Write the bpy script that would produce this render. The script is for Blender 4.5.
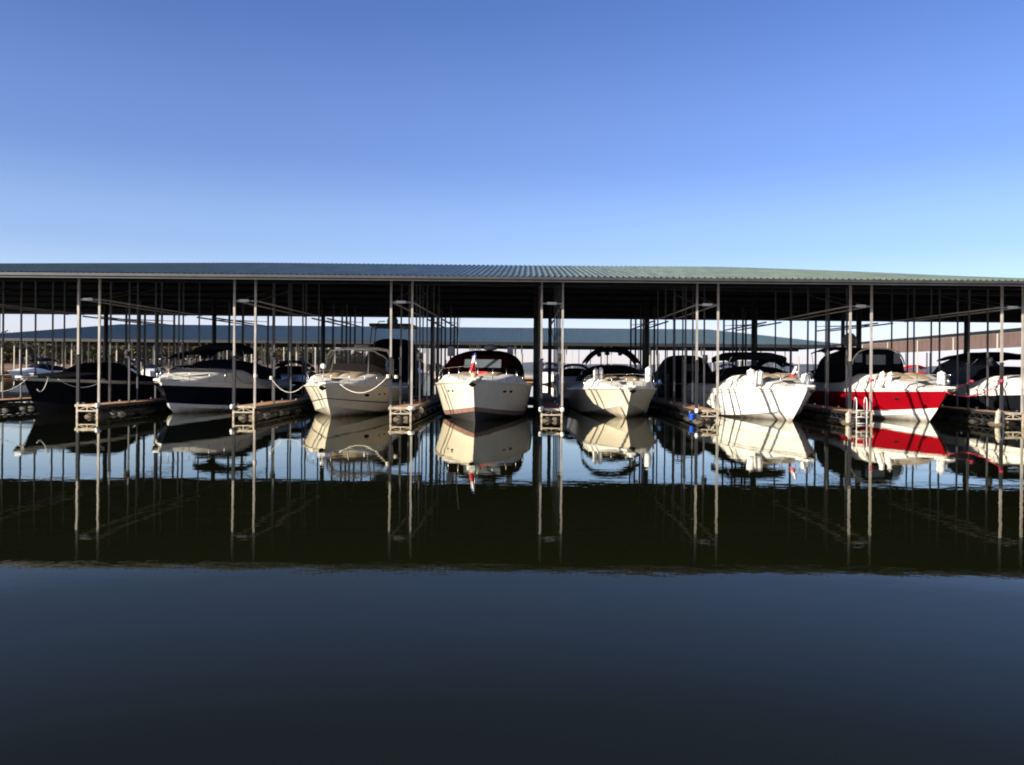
import bpy, math, random
from mathutils import Vector, Matrix
random.seed(7)
R = math.radians
PI = math.pi
sc = bpy.context.scene
for o in list(bpy.data.objects):
    bpy.data.objects.remove(o, do_unlink=True)
COL = sc.collection

# ------------------------------------------------------------------ camera
EYE = 2.1
cam_d = bpy.data.cameras.new("camera")
cam = bpy.data.objects.new("camera", cam_d)
COL.objects.link(cam)
cam_d.sensor_width = 36.0
cam_d.lens = 870.0 / 1024.0 * 36.0
cam_d.shift_x = -16.0 / 1024.0
cam_d.shift_y = -14.5 / 1024.0
cam_d.clip_start = 0.1
cam_d.clip_end = 6000
ROLL = 0.0087
cam.matrix_world = Matrix.Translation((0, 0, EYE)) @ Matrix.Rotation(R(90), 4, 'X') @ Matrix.Rotation(ROLL, 4, 'Z')
sc.camera = cam
sc.render.resolution_x = 1024
sc.render.resolution_y = 765

# ------------------------------------------------------------------ light
SUN_EL = 17.0
SUN_AZ = 56.5          # degrees the sun stands to the left of straight behind the camera
w = bpy.data.worlds.new("World")
sc.world = w
w.use_nodes = True
nt = w.node_tree
bg = nt.nodes['Background']
sky = nt.nodes.new('ShaderNodeTexSky')
sky.sky_type = 'NISHITA'
sky.sun_disc = False
sky.sun_elevation = R(SUN_EL)
# vector towards the sun
sd = Vector((-math.sin(R(SUN_AZ)) * math.cos(R(SUN_EL)), -math.cos(R(SUN_AZ)) * math.cos(R(SUN_EL)), math.sin(R(SUN_EL))))
sky.sun_rotation = math.atan2(sd.x, sd.y)
sky.air_density = 1.0
sky.dust_density = 1.2
sky.ozone_density = 3.0
sky.altitude = 200
bg.inputs['Strength'].default_value = 0.075
wb = nt.nodes.new('ShaderNodeMix'); wb.data_type = 'RGBA'; wb.blend_type = 'MULTIPLY'
wb.inputs['Factor'].default_value = 1.0
wb.inputs[7].default_value = (0.76, 0.84, 1.27, 1)      # the camera's cool white balance for the sky
nt.links.new(sky.outputs[0], wb.inputs[6])
nt.links.new(wb.outputs[2], bg.inputs['Color'])
# pale haze low in the sky, all the way round
tcw = nt.nodes.new('ShaderNodeTexCoord'); sx_ = nt.nodes.new('ShaderNodeSeparateXYZ')
nt.links.new(tcw.outputs['Generated'], sx_.inputs[0])
hz = nt.nodes.new('ShaderNodeValToRGB'); hz.color_ramp.interpolation = 'EASE'
e = hz.color_ramp.elements
e[0].position = 0.0; e[0].color = (0.35, 0.29, 0.27, 1)
e[1].position = 0.40; e[1].color = (0, 0, 0, 1)
for p_, c_ in ((0.035, (0.25, 0.22, 0.22, 1)), (0.075, (0.15, 0.165, 0.16, 1)), (0.14, (0.075, 0.09, 0.085, 1)), (0.24, (0.025, 0.028, 0.035, 1))):
    q_ = e.new(p_); q_.color = c_
nt.links.new(sx_.outputs['Z'], hz.inputs['Fac'])
bg2 = nt.nodes.new('ShaderNodeBackground'); nt.links.new(hz.outputs[0], bg2.inputs['Color'])
ad = nt.nodes.new('ShaderNodeAddShader')
nt.links.new(bg.outputs[0], ad.inputs[0]); nt.links.new(bg2.outputs[0], ad.inputs[1])
nt.links.new(ad.outputs[0], nt.nodes['World Output'].inputs['Surface'])

sun_d = bpy.data.lights.new("sun", 'SUN')
sun_d.energy = 5.0
sun_d.angle = R(0.53)
sun_d.color = (1.0, 0.92, 0.80)
sun = bpy.data.objects.new("sun", sun_d)
COL.objects.link(sun)
sun.rotation_euler = sd.to_track_quat('Z', 'Y').to_euler()
sun.location = sd * 60

sc.view_settings.view_transform = 'Standard'
sc.view_settings.look = 'None'
sc.view_settings.exposure = 0.95
sc.view_settings.gamma = 1.0
sc.cycles.filter_width = 1.9

# ------------------------------------------------------------------ materials
def mat(name, col, rough=0.5, metal=0.0, var=0.12, scale=6.0, bump=0.0, bscale=None, spec=0.5, coat=0.0, stretch=None, alpha=None, dirt=None):
    m = bpy.data.materials.new(name)
    m.use_nodes = True
    n = m.node_tree
    b = n.nodes['Principled BSDF']
    b.inputs['Roughness'].default_value = rough
    b.inputs['Metallic'].default_value = metal
    b.inputs['Specular IOR Level'].default_value = spec
    b.inputs['Coat Weight'].default_value = coat
    tc = n.nodes.new('ShaderNodeTexCoord')
    mp = n.nodes.new('ShaderNodeMapping')
    if stretch: mp.inputs['Scale'].default_value = stretch
    n.links.new(tc.outputs['Object'], mp.inputs['Vector'])
    nz = n.nodes.new('ShaderNodeTexNoise')
    nz.inputs['Scale'].default_value = scale
    nz.inputs['Detail'].default_value = 6
    nz.inputs['Roughness'].default_value = 0.6
    n.links.new(mp.outputs[0], nz.inputs['Vector'])
    rp = n.nodes.new('ShaderNodeValToRGB')
    rp.color_ramp.elements[0].position = 0.3
    rp.color_ramp.elements[1].position = 0.7
    lo = tuple(max(0, c * (1 - var)) for c in col) if dirt is None else dirt
    hi = tuple(min(1, c * (1 + var)) for c in col)
    rp.color_ramp.elements[0].color = (*lo, 1)
    rp.color_ramp.elements[1].color = (*hi, 1)
    n.links.new(nz.outputs['Fac'], rp.inputs['Fac'])
    n.links.new(rp.outputs[0], b.inputs['Base Color'])
    if bump:
        bp = n.nodes.new('ShaderNodeBump')
        bp.inputs['Strength'].default_value = bump
        bp.inputs['Distance'].default_value = 0.02
        if bscale:
            n2 = n.nodes.new('ShaderNodeTexNoise')
            n2.inputs['Scale'].default_value = bscale
            n2.inputs['Detail'].default_value = 4
            n.links.new(mp.outputs[0], n2.inputs['Vector'])
            n.links.new(n2.outputs['Fac'], bp.inputs['Height'])
        else:
            n.links.new(nz.outputs['Fac'], bp.inputs['Height'])
        n.links.new(bp.outputs[0], b.inputs['Normal'])
    if alpha is not None:
        b.inputs['Alpha'].default_value = alpha
    return m

M = {}
M['white'] = mat('white_gelcoat', (0.78, 0.75, 0.68), 0.25, var=0.06, scale=1.6, coat=0.3)
M['cream'] = mat('cream_gelcoat', (0.68, 0.60, 0.45), 0.28, var=0.06, scale=1.6, coat=0.3)
M['deck'] = mat('deck_gelcoat', (0.74, 0.70, 0.62), 0.5, var=0.08, scale=3.0)
M['tan'] = mat('tan_vinyl', (0.42, 0.31, 0.19), 0.6, var=0.12, scale=8)
M['navy'] = mat('navy_gelcoat', (0.004, 0.006, 0.016), 0.18, var=0.1, scale=2, coat=0.4)
M['black'] = mat('black_gelcoat', (0.008, 0.009, 0.012), 0.25, var=0.1, scale=2, coat=0.3)
M['red'] = mat('red_gelcoat', (0.27, 0.002, 0.008), 0.25, var=0.06, scale=2, coat=0.3)
M['maroon'] = mat('maroon_canvas', (0.0028, 0.0005, 0.0009), 0.9, var=0.3, scale=6, bump=0.3, bscale=3, spec=0.0)
M['stripe'] = mat('dark_stripe', (0.03, 0.022, 0.02), 0.4, var=0.1)
M['copper'] = mat('brown_antifouling', (0.20, 0.11, 0.075), 0.7, var=0.3, scale=4)
M['bottom'] = mat('dark_antifouling', (0.028, 0.024, 0.022), 0.8, var=0.3, scale=4)
M['canvas'] = mat('black_canvas', (0.0045, 0.005, 0.0065), 0.9, var=0.3, scale=5, bump=0.35, bscale=2.5, spec=0.08)
M['bluecanvas'] = mat('navy_canvas', (0.005, 0.007, 0.016), 0.9, var=0.3, scale=5, bump=0.35, bscale=2.5, spec=0.08)
M['greycanvas'] = mat('grey_canvas', (0.07, 0.08, 0.10), 0.8, var=0.25, scale=5, bump=0.35, bscale=2.5, spec=0.08)
M['browncanvas'] = mat('brown_canvas', (0.10, 0.075, 0.06), 0.85, var=0.2, scale=5, bump=0.3, bscale=2.5, spec=0.08)
M['rubber'] = mat('black_rubber', (0.014, 0.014, 0.016), 0.8, var=0.2)
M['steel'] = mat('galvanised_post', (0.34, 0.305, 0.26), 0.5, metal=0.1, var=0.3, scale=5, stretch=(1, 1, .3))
M['steelmid'] = mat('shaded_post', (0.055, 0.053, 0.053), 0.55, metal=0.15, var=0.3, scale=5, stretch=(1, 1, .3))  # darker copy of the post steel, roof shade painted into the inner rows
M['steeldark'] = mat('shade_dark_steel', (0.018, 0.018, 0.018), 0.6, metal=0.2, var=0.35, scale=4)  # darkened so the colour itself carries the shade under the roof
M['frame'] = mat('frame_steel', (0.46, 0.39, 0.28), 0.55, metal=0.1, dirt=(0.22, 0.16, 0.10), var=0.3, scale=9)
M['chrome'] = mat('stainless', (0.62, 0.61, 0.58), 0.22, metal=1.0, var=0.05)
M['wood'] = mat('deck_boards', (0.44, 0.235, 0.12), 0.75, var=0.35, scale=3.0, stretch=(1, 9, 1), bump=0.3)
M['woodred'] = mat('red_brown_boards', (0.17, 0.05, 0.04), 0.75, var=0.35, scale=3.0, stretch=(1, 9, 1), bump=0.3)
M['float'] = mat('float_drum', (0.02, 0.018, 0.015), 0.7, var=0.5, scale=5)
M['floattan'] = mat('lit_float', (0.10, 0.075, 0.05), 0.85, var=0.4, scale=7)  # sunlit copy of the dark float, for the front one
M['fender'] = mat('white_vinyl', (0.80, 0.77, 0.70), 0.4, var=0.06, scale=12)
M['grimy'] = mat('stained_vinyl', (0.52, 0.46, 0.36), 0.6, var=0.1, scale=9, dirt=(0.14, 0.11, 0.07))
M['rope'] = mat('white_rope', (0.66, 0.60, 0.50), 0.85, var=0.2, scale=30)
M['redrope'] = mat('red_rope', (0.45, 0.03, 0.06), 0.85, var=0.2, scale=30)
M['blue'] = mat('blue_plastic', (0.02, 0.09, 0.50), 0.4, var=0.1)
M['redp'] = mat('red_plastic', (0.55, 0.02, 0.02), 0.5, var=0.1)
M['fascia'] = mat('fascia_metal', (0.045, 0.043, 0.04), 0.5, metal=0.1, var=0.25, scale=2.5)
M['ceil'] = mat('roof_underside', (0.006, 0.006, 0.008), 0.9, spec=0.1, var=0.4, scale=1.2)  # near black: the gloom under the roof is put into this colour
M['purlin'] = mat('purlin_steel', (0.014, 0.014, 0.016), 0.8, var=0.4, scale=2, spec=0.2)  # kept almost as dark, with the under-roof shade in its colour
M['box'] = mat('white_enclosure', (0.62, 0.60, 0.56), 0.45, var=0.1)
M['tanpanel'] = mat('weathered_brown_panel', (0.115, 0.072, 0.058), 0.75, var=0.25, scale=1.2, stretch=(1, 1, .35))
M['trim'] = mat('cream_trim', (0.42, 0.38, 0.31), 0.6, var=0.12)
M['radome'] = mat('grey_radome', (0.16, 0.16, 0.17), 0.5, var=0.12)
M['flagred'] = mat('flag_red', (0.55, 0.03, 0.03), 0.8, var=0.08)
M['flagwhite'] = mat('flag_white', (0.75, 0.73, 0.70), 0.8, var=0.05)
M['flagblue'] = mat('flag_blue', (0.04, 0.07, 0.26), 0.8, var=0.08)

def scum(m):
    n = m.node_tree; b = n.nodes['Principled BSDF']; src = b.inputs['Base Color'].links[0].from_socket
    tc = n.nodes.new('ShaderNodeTexCoord'); sp = n.nodes.new('ShaderNodeSeparateXYZ'); n.links.new(tc.outputs['Object'], sp.inputs[0])
    nz = n.nodes.new('ShaderNodeTexNoise'); nz.inputs['Scale'].default_value = 3.5; nz.inputs['Detail'].default_value = 6
    n.links.new(tc.outputs['Object'], nz.inputs['Vector'])
    ad = n.nodes.new('ShaderNodeMath'); ad.operation = 'MULTIPLY_ADD'; ad.inputs[1].default_value = -0.28
    n.links.new(nz.outputs['Fac'], ad.inputs[0]); n.links.new(sp.outputs['Z'], ad.inputs[2])
    mr = n.nodes.new('ShaderNodeMapRange'); mr.inputs['From Min'].default_value = -0.12; mr.inputs['From Max'].default_value = 0.05
    mr.inputs['To Min'].default_value = 0.8; mr.inputs['To Max'].default_value = 0.0
    n.links.new(ad.outputs[0], mr.inputs['Value'])
    mx = n.nodes.new('ShaderNodeMix'); mx.data_type = 'RGBA'; mx.inputs[7].default_value = (0.16, 0.11, 0.06, 1)
    n.links.new(mr.outputs[0], mx.inputs['Factor']); n.links.new(src, mx.inputs[6]); n.links.new(mx.outputs[2], b.inputs['Base Color'])
for k_ in ('white', 'cream', 'red'): scum(M[k_])
def glass(name, tint, a):
    m = bpy.data.materials.new(name)
    m.use_nodes = True
    n = m.node_tree
    b = n.nodes['Principled BSDF']
    b.inputs['Base Color'].default_value = (*tint, 1)
    b.inputs['Roughness'].default_value = 0.06
    b.inputs['Alpha'].default_value = a
    return m
M['glass'] = glass('tinted_glass', (0.02, 0.022, 0.024), 0.72)
M['clear'] = glass('clear_vinyl', (0.10, 0.085, 0.07), 0.38)

def roof_mat():
    m = mat('green_ribbed_metal', (0.115, 0.145, 0.095), 0.42, var=0.34, scale=1.3, spec=0.4, stretch=(2.2, 0.25, 1))
    return m
M['roof'] = roof_mat()
M['roof2'] = mat('green_ribbed_metal_far', (0.062, 0.095, 0.088), 0.42, var=0.14, scale=0.5, spec=0.4, stretch=(3, 0.35, 1))

# water: dark lake with small ripples
def water_mat():
    m = bpy.data.materials.new('lake_water')
    m.use_nodes = True
    n = m.node_tree
    b = n.nodes['Principled BSDF']
    b.inputs['Base Color'].default_value = (0.0085, 0.0095, 0.0030, 1)
    b.inputs['Roughness'].default_value = 0.012
    b.inputs['IOR'].default_value = 1.17
    tc = n.nodes.new('ShaderNodeTexCoord')
    def noise(scale, stretch, detail):
        mp = n.nodes.new('ShaderNodeMapping')
        mp.inputs['Scale'].default_value = stretch
        n.links.new(tc.outputs['Object'], mp.inputs['Vector'])
        z = n.nodes.new('ShaderNodeTexNoise')
        z.inputs['Scale'].default_value = scale
        z.inputs['Detail'].default_value = detail
        n.links.new(mp.outputs[0], z.inputs['Vector'])
        return z
    a = noise(0.35, (1, 1, 1), 2)
    c = noise(2.2, (1, 1.5, 1), 3)
    # calm and ruffled patches
    p = noise(0.06, (0.5, 1.6, 1), 2)
    mr = n.nodes.new('ShaderNodeMapRange')
    mr.inputs['From Min'].default_value = 0.35; mr.inputs['From Max'].default_value = 0.7
    mr.inputs['To Min'].default_value = 0.35; mr.inputs['To Max'].default_value = 1.4
    n.links.new(p.outputs['Fac'], mr.inputs['Value'])
    mul = n.nodes.new('ShaderNodeMath'); mul.operation = 'MULTIPLY'
    n.links.new(c.outputs['Fac'], mul.inputs[0]); n.links.new(mr.outputs[0], mul.inputs[1])
    b1 = n.nodes.new('ShaderNodeBump'); b1.inputs['Strength'].default_value = 1.0; b1.inputs['Distance'].default_value = 0.0055
    b2 = n.nodes.new('ShaderNodeBump'); b2.inputs['Strength'].default_value = 1.0; b2.inputs['Distance'].default_value = 0.0011
    n.links.new(a.outputs['Fac'], b1.inputs['Height'])
    n.links.new(mul.outputs[0], b2.inputs['Height'])
    n.links.new(b1.outputs[0], b2.inputs['Normal'])
    n.links.new(b2.outputs[0], b.inputs['Normal'])
    b.inputs['Roughness'].default_value = 0.6
    b.inputs['Specular IOR Level'].default_value = 0.0
    gl = n.nodes.new('ShaderNodeBsdfGlossy'); gl.inputs['Roughness'].default_value = 0.012; gl.inputs['Color'].default_value = (0.93, 0.93, 0.84, 1)
    n.links.new(b2.outputs[0], gl.inputs['Normal'])
    lw = n.nodes.new('ShaderNodeLayerWeight'); lw.inputs['Blend'].default_value = 0.5
    n.links.new(b2.outputs[0], lw.inputs['Normal'])
    fr = n.nodes.new('ShaderNodeValToRGB')
    el = fr.color_ramp.elements
    el[0].position = 0; el[0].color = (.02, .02, .02, 1)
    el[1].position = 1; el[1].color = (.97, .97, .97, 1)
    for p_, c_ in ((.50, .022), (.64, .045), (.775, .13), (.83, .30), (.88, .56), (.93, .80)):
        q_ = el.new(p_); q_.color = (c_, c_, c_, 1)
    n.links.new(lw.outputs['Facing'], fr.inputs['Fac'])
    mx = n.nodes.new('ShaderNodeMixShader')
    n.links.new(fr.outputs[0], mx.inputs[0]); n.links.new(b.outputs[0], mx.inputs[1]); n.links.new(gl.outputs[0], mx.inputs[2])
    n.links.new(mx.outputs[0], n.nodes['Material Output'].inputs['Surface'])
    return m
M['water'] = water_mat()
M['land'] = mat('dry_meadow', (0.23, 0.13, 0.06), 0.95, var=0.35, scale=0.05)
M['hill'] = mat('far_wooded_hill', (0.10, 0.11, 0.12), 0.95, var=0.3, scale=0.02)  # distance haze is mixed into this grey

def leaf_mat(name, a, b_):
    m = bpy.data.materials.new(name)
    m.use_nodes = True
    n = m.node_tree
    b = n.nodes['Principled BSDF']
    b.inputs['Roughness'].default_value = 0.8
    tc = n.nodes.new('ShaderNodeTexCoord')
    z = n.nodes.new('ShaderNodeTexNoise'); z.inputs['Scale'].default_value = 0.11; z.inputs['Detail'].default_value = 5
    n.links.new(tc.outputs['Object'], z.inputs['Vector'])
    r = n.nodes.new('ShaderNodeValToRGB')
    r.color_ramp.elements[0].position = .36; r.color_ramp.elements[0].color = (*a, 1)
    r.color_ramp.elements[1].position = .64; r.color_ramp.elements[1].color = (*b_, 1)
    n.links.new(z.outputs['Fac'], r.inputs['Fac']); n.links.new(r.outputs[0], b.inputs['Base Color'])
    return m
M['leaf'] = leaf_mat('autumn_foliage', (0.035, 0.05, 0.018), (0.13, 0.085, 0.03))

# ------------------------------------------------------------------ mesh helpers
class MB:
    def __init__(s):
        s.v = []; s.f = []; s.mi = []; s.sm = []; s.mats = []
    def mid(s, m):
        if m not in s.mats: s.mats.append(m)
        return s.mats.index(m)
    def add(s, verts, faces, m=None, smooth=False):
        b = len(s.v); s.v += [tuple(v) for v in verts]
        k = s.mid(m) if m else 0
        for f in faces:
            s.f.append([b + i for i in f]); s.mi.append(k); s.sm.append(smooth)
    def box(s, x0, x1, y0, y1, z0, z1, m=None):
        v = [(x0, y0, z0), (x1, y0, z0), (x1, y1, z0), (x0, y1, z0), (x0, y0, z1), (x1, y0, z1), (x1, y1, z1), (x0, y1, z1)]
        s.add(v, [(0, 3, 2, 1), (4, 5, 6, 7), (0, 1, 5, 4), (1, 2, 6, 5), (2, 3, 7, 6), (3, 0, 4, 7)], m)
    def beam(s, p, q, wd, ht=None, m=None):
        ht = ht or wd
        p = Vector(p); q = Vector(q); d = (q - p).normalized()
        up = Vector((0, 0, 1)) if abs(d.z) < .9 else Vector((0, 1, 0))
        a = d.cross(up).normalized() * wd / 2; b = a.normalized().cross(d).normalized() * ht / 2
        v = [p - a - b, p + a - b, p + a + b, p - a + b, q - a - b, q + a - b, q + a + b, q - a + b]
        s.add(v, [(0, 3, 2, 1), (4, 5, 6, 7), (0, 1, 5, 4), (1, 2, 6, 5), (2, 3, 7, 6), (3, 0, 4, 7)], m)
    def tube(s, pts, r, n=6, m=None, close=False):
        pts = [Vector(p) for p in pts]; rings = []
        N = len(pts); ref = None
        for i, p in enumerate(pts):
            if close: d = pts[(i + 1) % N] - pts[i - 1]
            else: d = pts[min(i + 1, N - 1)] - pts[max(i - 1, 0)]
            d.normalize()
            if ref is None:
                ref = Vector((0, 0, 1)) if abs(d.z) < .9 else Vector((1, 0, 0))
            a = d.cross(ref).normalized(); b = a.cross(d).normalized(); ref = b
            rr = r[i] if isinstance(r, (list, tuple)) else r
            rings.append([p + a * rr * math.cos(2 * PI * k / n) + b * rr * math.sin(2 * PI * k / n) for k in range(n)])
        v = [x for rg in rings for x in rg]; f = []
        for i in range(N if close else N - 1):
            j = (i + 1) % N
            for k in range(n):
                f.append((i * n + k, i * n + (k + 1) % n, j * n + (k + 1) % n, j * n + k))
        if not close:
            f.append(tuple(range(n))[::-1]); f.append(tuple(range((N - 1) * n, N * n)))
        s.add(v, f, m, True)
    def lathe(s, prof, c=(0, 0, 0), n=16, m=None, axis='Z', sx=1, sy=1):
        v = []; f = []
        for (r, z) in prof:
            for k in range(n):
                a = 2 * PI * k / n
                if axis == 'Z': v.append((c[0] + r * math.cos(a) * sx, c[1] + r * math.sin(a) * sy, c[2] + z))
                else: v.append((c[0] + r * math.cos(a), c[1] + z, c[2] + r * math.sin(a)))
        for i in range(len(prof) - 1):
            for k in range(n):
                f.append((i * n + k, i * n + (k + 1) % n, (i + 1) * n + (k + 1) % n, (i + 1) * n + k))
        f.append(tuple(range(n))[::-1]); f.append(tuple(range((len(prof) - 1) * n, len(prof) * n)))
        s.add(v, f, m, True)
    def grid(s, rows, m=None, smooth=True, flip=False, matf=None):
        nr = len(rows); nc = len(rows[0]); b = len(s.v)
        for rw in rows: s.v += [tuple(p) for p in rw]
        for i in range(nr - 1):
            for j in range(nc - 1):
                q = [b + i * nc + j, b + i * nc + j + 1, b + (i + 1) * nc + j + 1, b + (i + 1) * nc + j]
                if flip: q.reverse()
                s.f.append(q); mm = matf(i, j) if matf else m
                s.mi.append(s.mid(mm) if mm else 0); s.sm.append(smooth)
    def build(s, name, m=None, parent=None, loc=None, rot=None):
        me = bpy.data.meshes.new(name)
        me.from_pydata(s.v, [], s.f)
        if m is not None and not s.mats: me.materials.append(m)
        for x in s.mats: me.materials.append(x)
        if s.mats: me.polygons.foreach_set('material_index', s.mi)
        me.polygons.foreach_set('use_smooth', s.sm)
        me.update()
        o = bpy.data.objects.new(name, me); COL.objects.link(o)
        if parent: o.parent = parent
        if loc: o.location = loc
        if rot: o.rotation_euler = rot
        return o

def tag(o, label, cat=None, group=None):
    o['label'] = label
    if cat: o['category'] = cat
    if group: o['group'] = group
    return o
def thing(name, label, cat, loc=(0, 0, 0), rz=0.0, group=None):
    o = bpy.data.objects.new(name, None); COL.objects.link(o)
    o.location = loc; o.rotation_euler = (0, 0, rz); o.empty_display_size = .3
    return tag(o, label, cat, group)
def kind(o, k):
    o['kind'] = k; return o
def copy_tree(o, parent=None):
    c = o.copy(); COL.objects.link(c); c.parent = parent
    for ch in o.children: copy_tree(ch, c)
    return c
def sag(p, q, drop, n=14):
    p = Vector(p); q = Vector(q)
    return [p.lerp(q, i / n) - Vector((0, 0, drop * 4 * (i / n) * (1 - i / n))) for i in range(n + 1)]
def at(px, py, D):
    """world point seen at photo pixel px,py at distance D (used only to take measurements from the photograph)"""
    u = px - 528; v = 368 - py
    uu = u * math.cos(ROLL) - v * math.sin(ROLL); vv = u * math.sin(ROLL) + v * math.cos(ROLL)
    return Vector((uu * D / 870, D, EYE + vv * D / 870))

# ------------------------------------------------------------------ water, ground and sky line
mb = MB(); mb.add([(-2500, -60, 0), (2500, -60, 0), (2500, 4000, 0), (-2500, 4000, 0)], [(0, 1, 2, 3)])
kind(mb.build('lake_water', M['water']), 'structure')
mb = MB(); mb.add([(-2600, -80, -6), (2600, -80, -6), (2600, 4200, -6), (-2600, 4200, -6)], [(0, 1, 2, 3)])
kind(mb.build('lake_bed', M['land']), 'structure')
# far shore: a low bank rising behind the lake
rows = []
for i in range(14):
    t = i / 13; r = []
    for j in range(90):
        x = -900 + 1500 * j / 89
        # shore comes forward on the left
        y0 = 330 + max(0, (x + 120)) * 1.5
        z = -1 + 7.5 * (t ** .7) * (1.0 + .25 * math.sin(x * .013 + 1) + .15 * math.sin(x * .05)) * (1 if x < -95 else max(.05, 1 - (x + 95) / 60))
        r.append((x, y0 + t * 220 + 14 * math.sin(x * .02), z))
    rows.append(r)
mb = MB(); mb.grid(rows, M['land']); kind(mb.build('far_shore', None), 'structure')
rows = []
for i in range(8):
    t = i / 7; r = []
    for j in range(140):
        x = -2000 + 4200 * j / 139
        h = 13 + 6 * math.sin(x * .0031) + 4 * math.sin(x * .011 + 2) + 2 * math.sin(x * .037)
        r.append((x, 1700 + 500 * t, -2 + (h + 2) * math.sin(t * PI / 2)))
    rows.append(r)
mb = MB(); mb.grid(rows, M['hill']); kind(mb.build('far_hills', None), 'structure')

# woods along the far bank, read as one mass
def add_tree(mb, x, y, z, h, wd, n):
    mb.tube([(x, y, z - 1), (x + .2, y, z + h * .35), (x, y, z + h * .7)], [.35, .25, .1], 5)
    lobes = [(random.uniform(-.5, .5) * wd * .6, random.uniform(-.4, .4) * wd * .6, random.uniform(.35, .9) * h, random.uniform(.28, .5) * wd) for _ in range(7)]
    for k in range(n):
        lx, ly, lz, lr = random.choice(lobes)
        d = Vector((random.gauss(0, 1), random.gauss(0, 1), random.gauss(0, .8))).normalized() * lr * random.uniform(.6, 1.05)
        p = Vector((x + lx, y + ly, z + lz)) + d
        s_ = random.uniform(.3, .7)
        a = Vector((random.gauss(0, 1), random.gauss(0, 1), random.gauss(0, 1))).normalized()
        b = a.orthogonal().normalized()
        mb.add([p + a * s_, p + b * s_, p - a * s_ * .8, p - b * s_], [(0, 1, 2, 3)])
mb = MB()
for k in range(290):
    x = random.uniform(-330, -88) if k < 260 else random.uniform(-110, -58)
    y = 400 + max(0, x + 120) * 1.5 + random.uniform(0, 110)
    h = random.uniform(7, 12.5) * (1.0 if x < -130 else max(.3, .9 - (x + 130) / 100))
    add_tree(mb, x, y, 3.5 if x < -100 else .5, h, h * random.uniform(.8, 1.2), 420)
o = mb.build('shoreline_woods', M['leaf']); kind(o, 'stuff'); tag(o, 'autumn trees massed along the far bank behind the sheds', 'woods')

# ------------------------------------------------------------------ covered docks (boat sheds)
EAVE = 5.36
def ribbed_sheet(xa, xb, pitch, rib, foot, edge_front, edge_back, offs=0.0):
    """ribbed metal between two curves: edge_front(x)->(y,z), edge_back(x)->(y,z)"""
    prof = []
    x = xa
    while x < xb - pitch * .5:
        prof += [(x, 0), (x + pitch - foot * 2.2, 0), (x + pitch - foot * 1.6, rib), (x + pitch - foot * .6, rib)]
        x += pitch
    prof.append((x, 0))
    rows = []
    N = 9
    for i in range(N):
        t = i / (N - 1); r = []
        for (px, h) in prof:
            y0, z0 = edge_front(px); y1, z1 = edge_back(px)
            r.append((px, y0 + (y1 - y0) * t, z0 + (z1 - z0) * t + h + offs))
        rows.append(r)
    return rows

shed = thing('boat_shed', 'long low open boat shed with green ribbed metal roof over the near slips', 'boat shed', (0, 32.6, 0))
def ridge_z(x):
    z = 7.36
    if x > 9: z -= 0.0112 * (x - 9) ** 1.38
    if x < -14: z -= 0.012 * (-14 - x)
    return max(z, 6.0)
X0, X1 = -46, 48
mb = MB()
mb.grid(ribbed_sheet(X0, X1, .235, .042, .045, lambda x: (0, EAVE + .16), lambda x: (12.1, ridge_z(x))), M['roof'], smooth=False)
mb.grid(ribbed_sheet(X0, X1, .235, .042, .045, lambda x: (12.1, ridge_z(x)), lambda x: (24.2, EAVE + .16)), M['roof'], smooth=False)
mb.build('roof_sheet', None, shed)
rows = [[(x, y, z) for x in range(X0, X1 + 1, 2) for (y, z) in [(yy, EAVE + .12 if k != 1 else ridge_z(x) - .05)]] for k, yy in enumerate((0.02, 12.1, 24.18))]
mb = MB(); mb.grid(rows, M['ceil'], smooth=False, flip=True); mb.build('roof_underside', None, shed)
mb = MB(); mb.box(X0, X1, -.04, .03, EAVE - .03, EAVE + .15); mb.box(X0, X1, -.12, -.04, EAVE + .05, EAVE + .15)
mb.build('fascia', M['fascia'], shed)
mb = MB(); mb.box(X0, X1, 24.17, 24.24, EAVE - .03, EAVE + .15); mb.build('fascia', M['steeldark'], shed)
mb = MB(); mb.beam((X0, 12.1, 6.75), (X1, 12.1, 5.9), .2, .16); mb.build('ridge_beam', M['steeldark'], shed)
for k in range(1, 12):
    if k == 6: continue
    y = 24.2 * k / 12; z = EAVE + (12.1 - abs(12.1 - y)) / 12.1 * 1.1 - .02
    mb = MB(); mb.box(X0, X1, y - .05, y + .05, z - .12, z + .08); mb.build('purlin', M['purlin'], shed)

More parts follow.
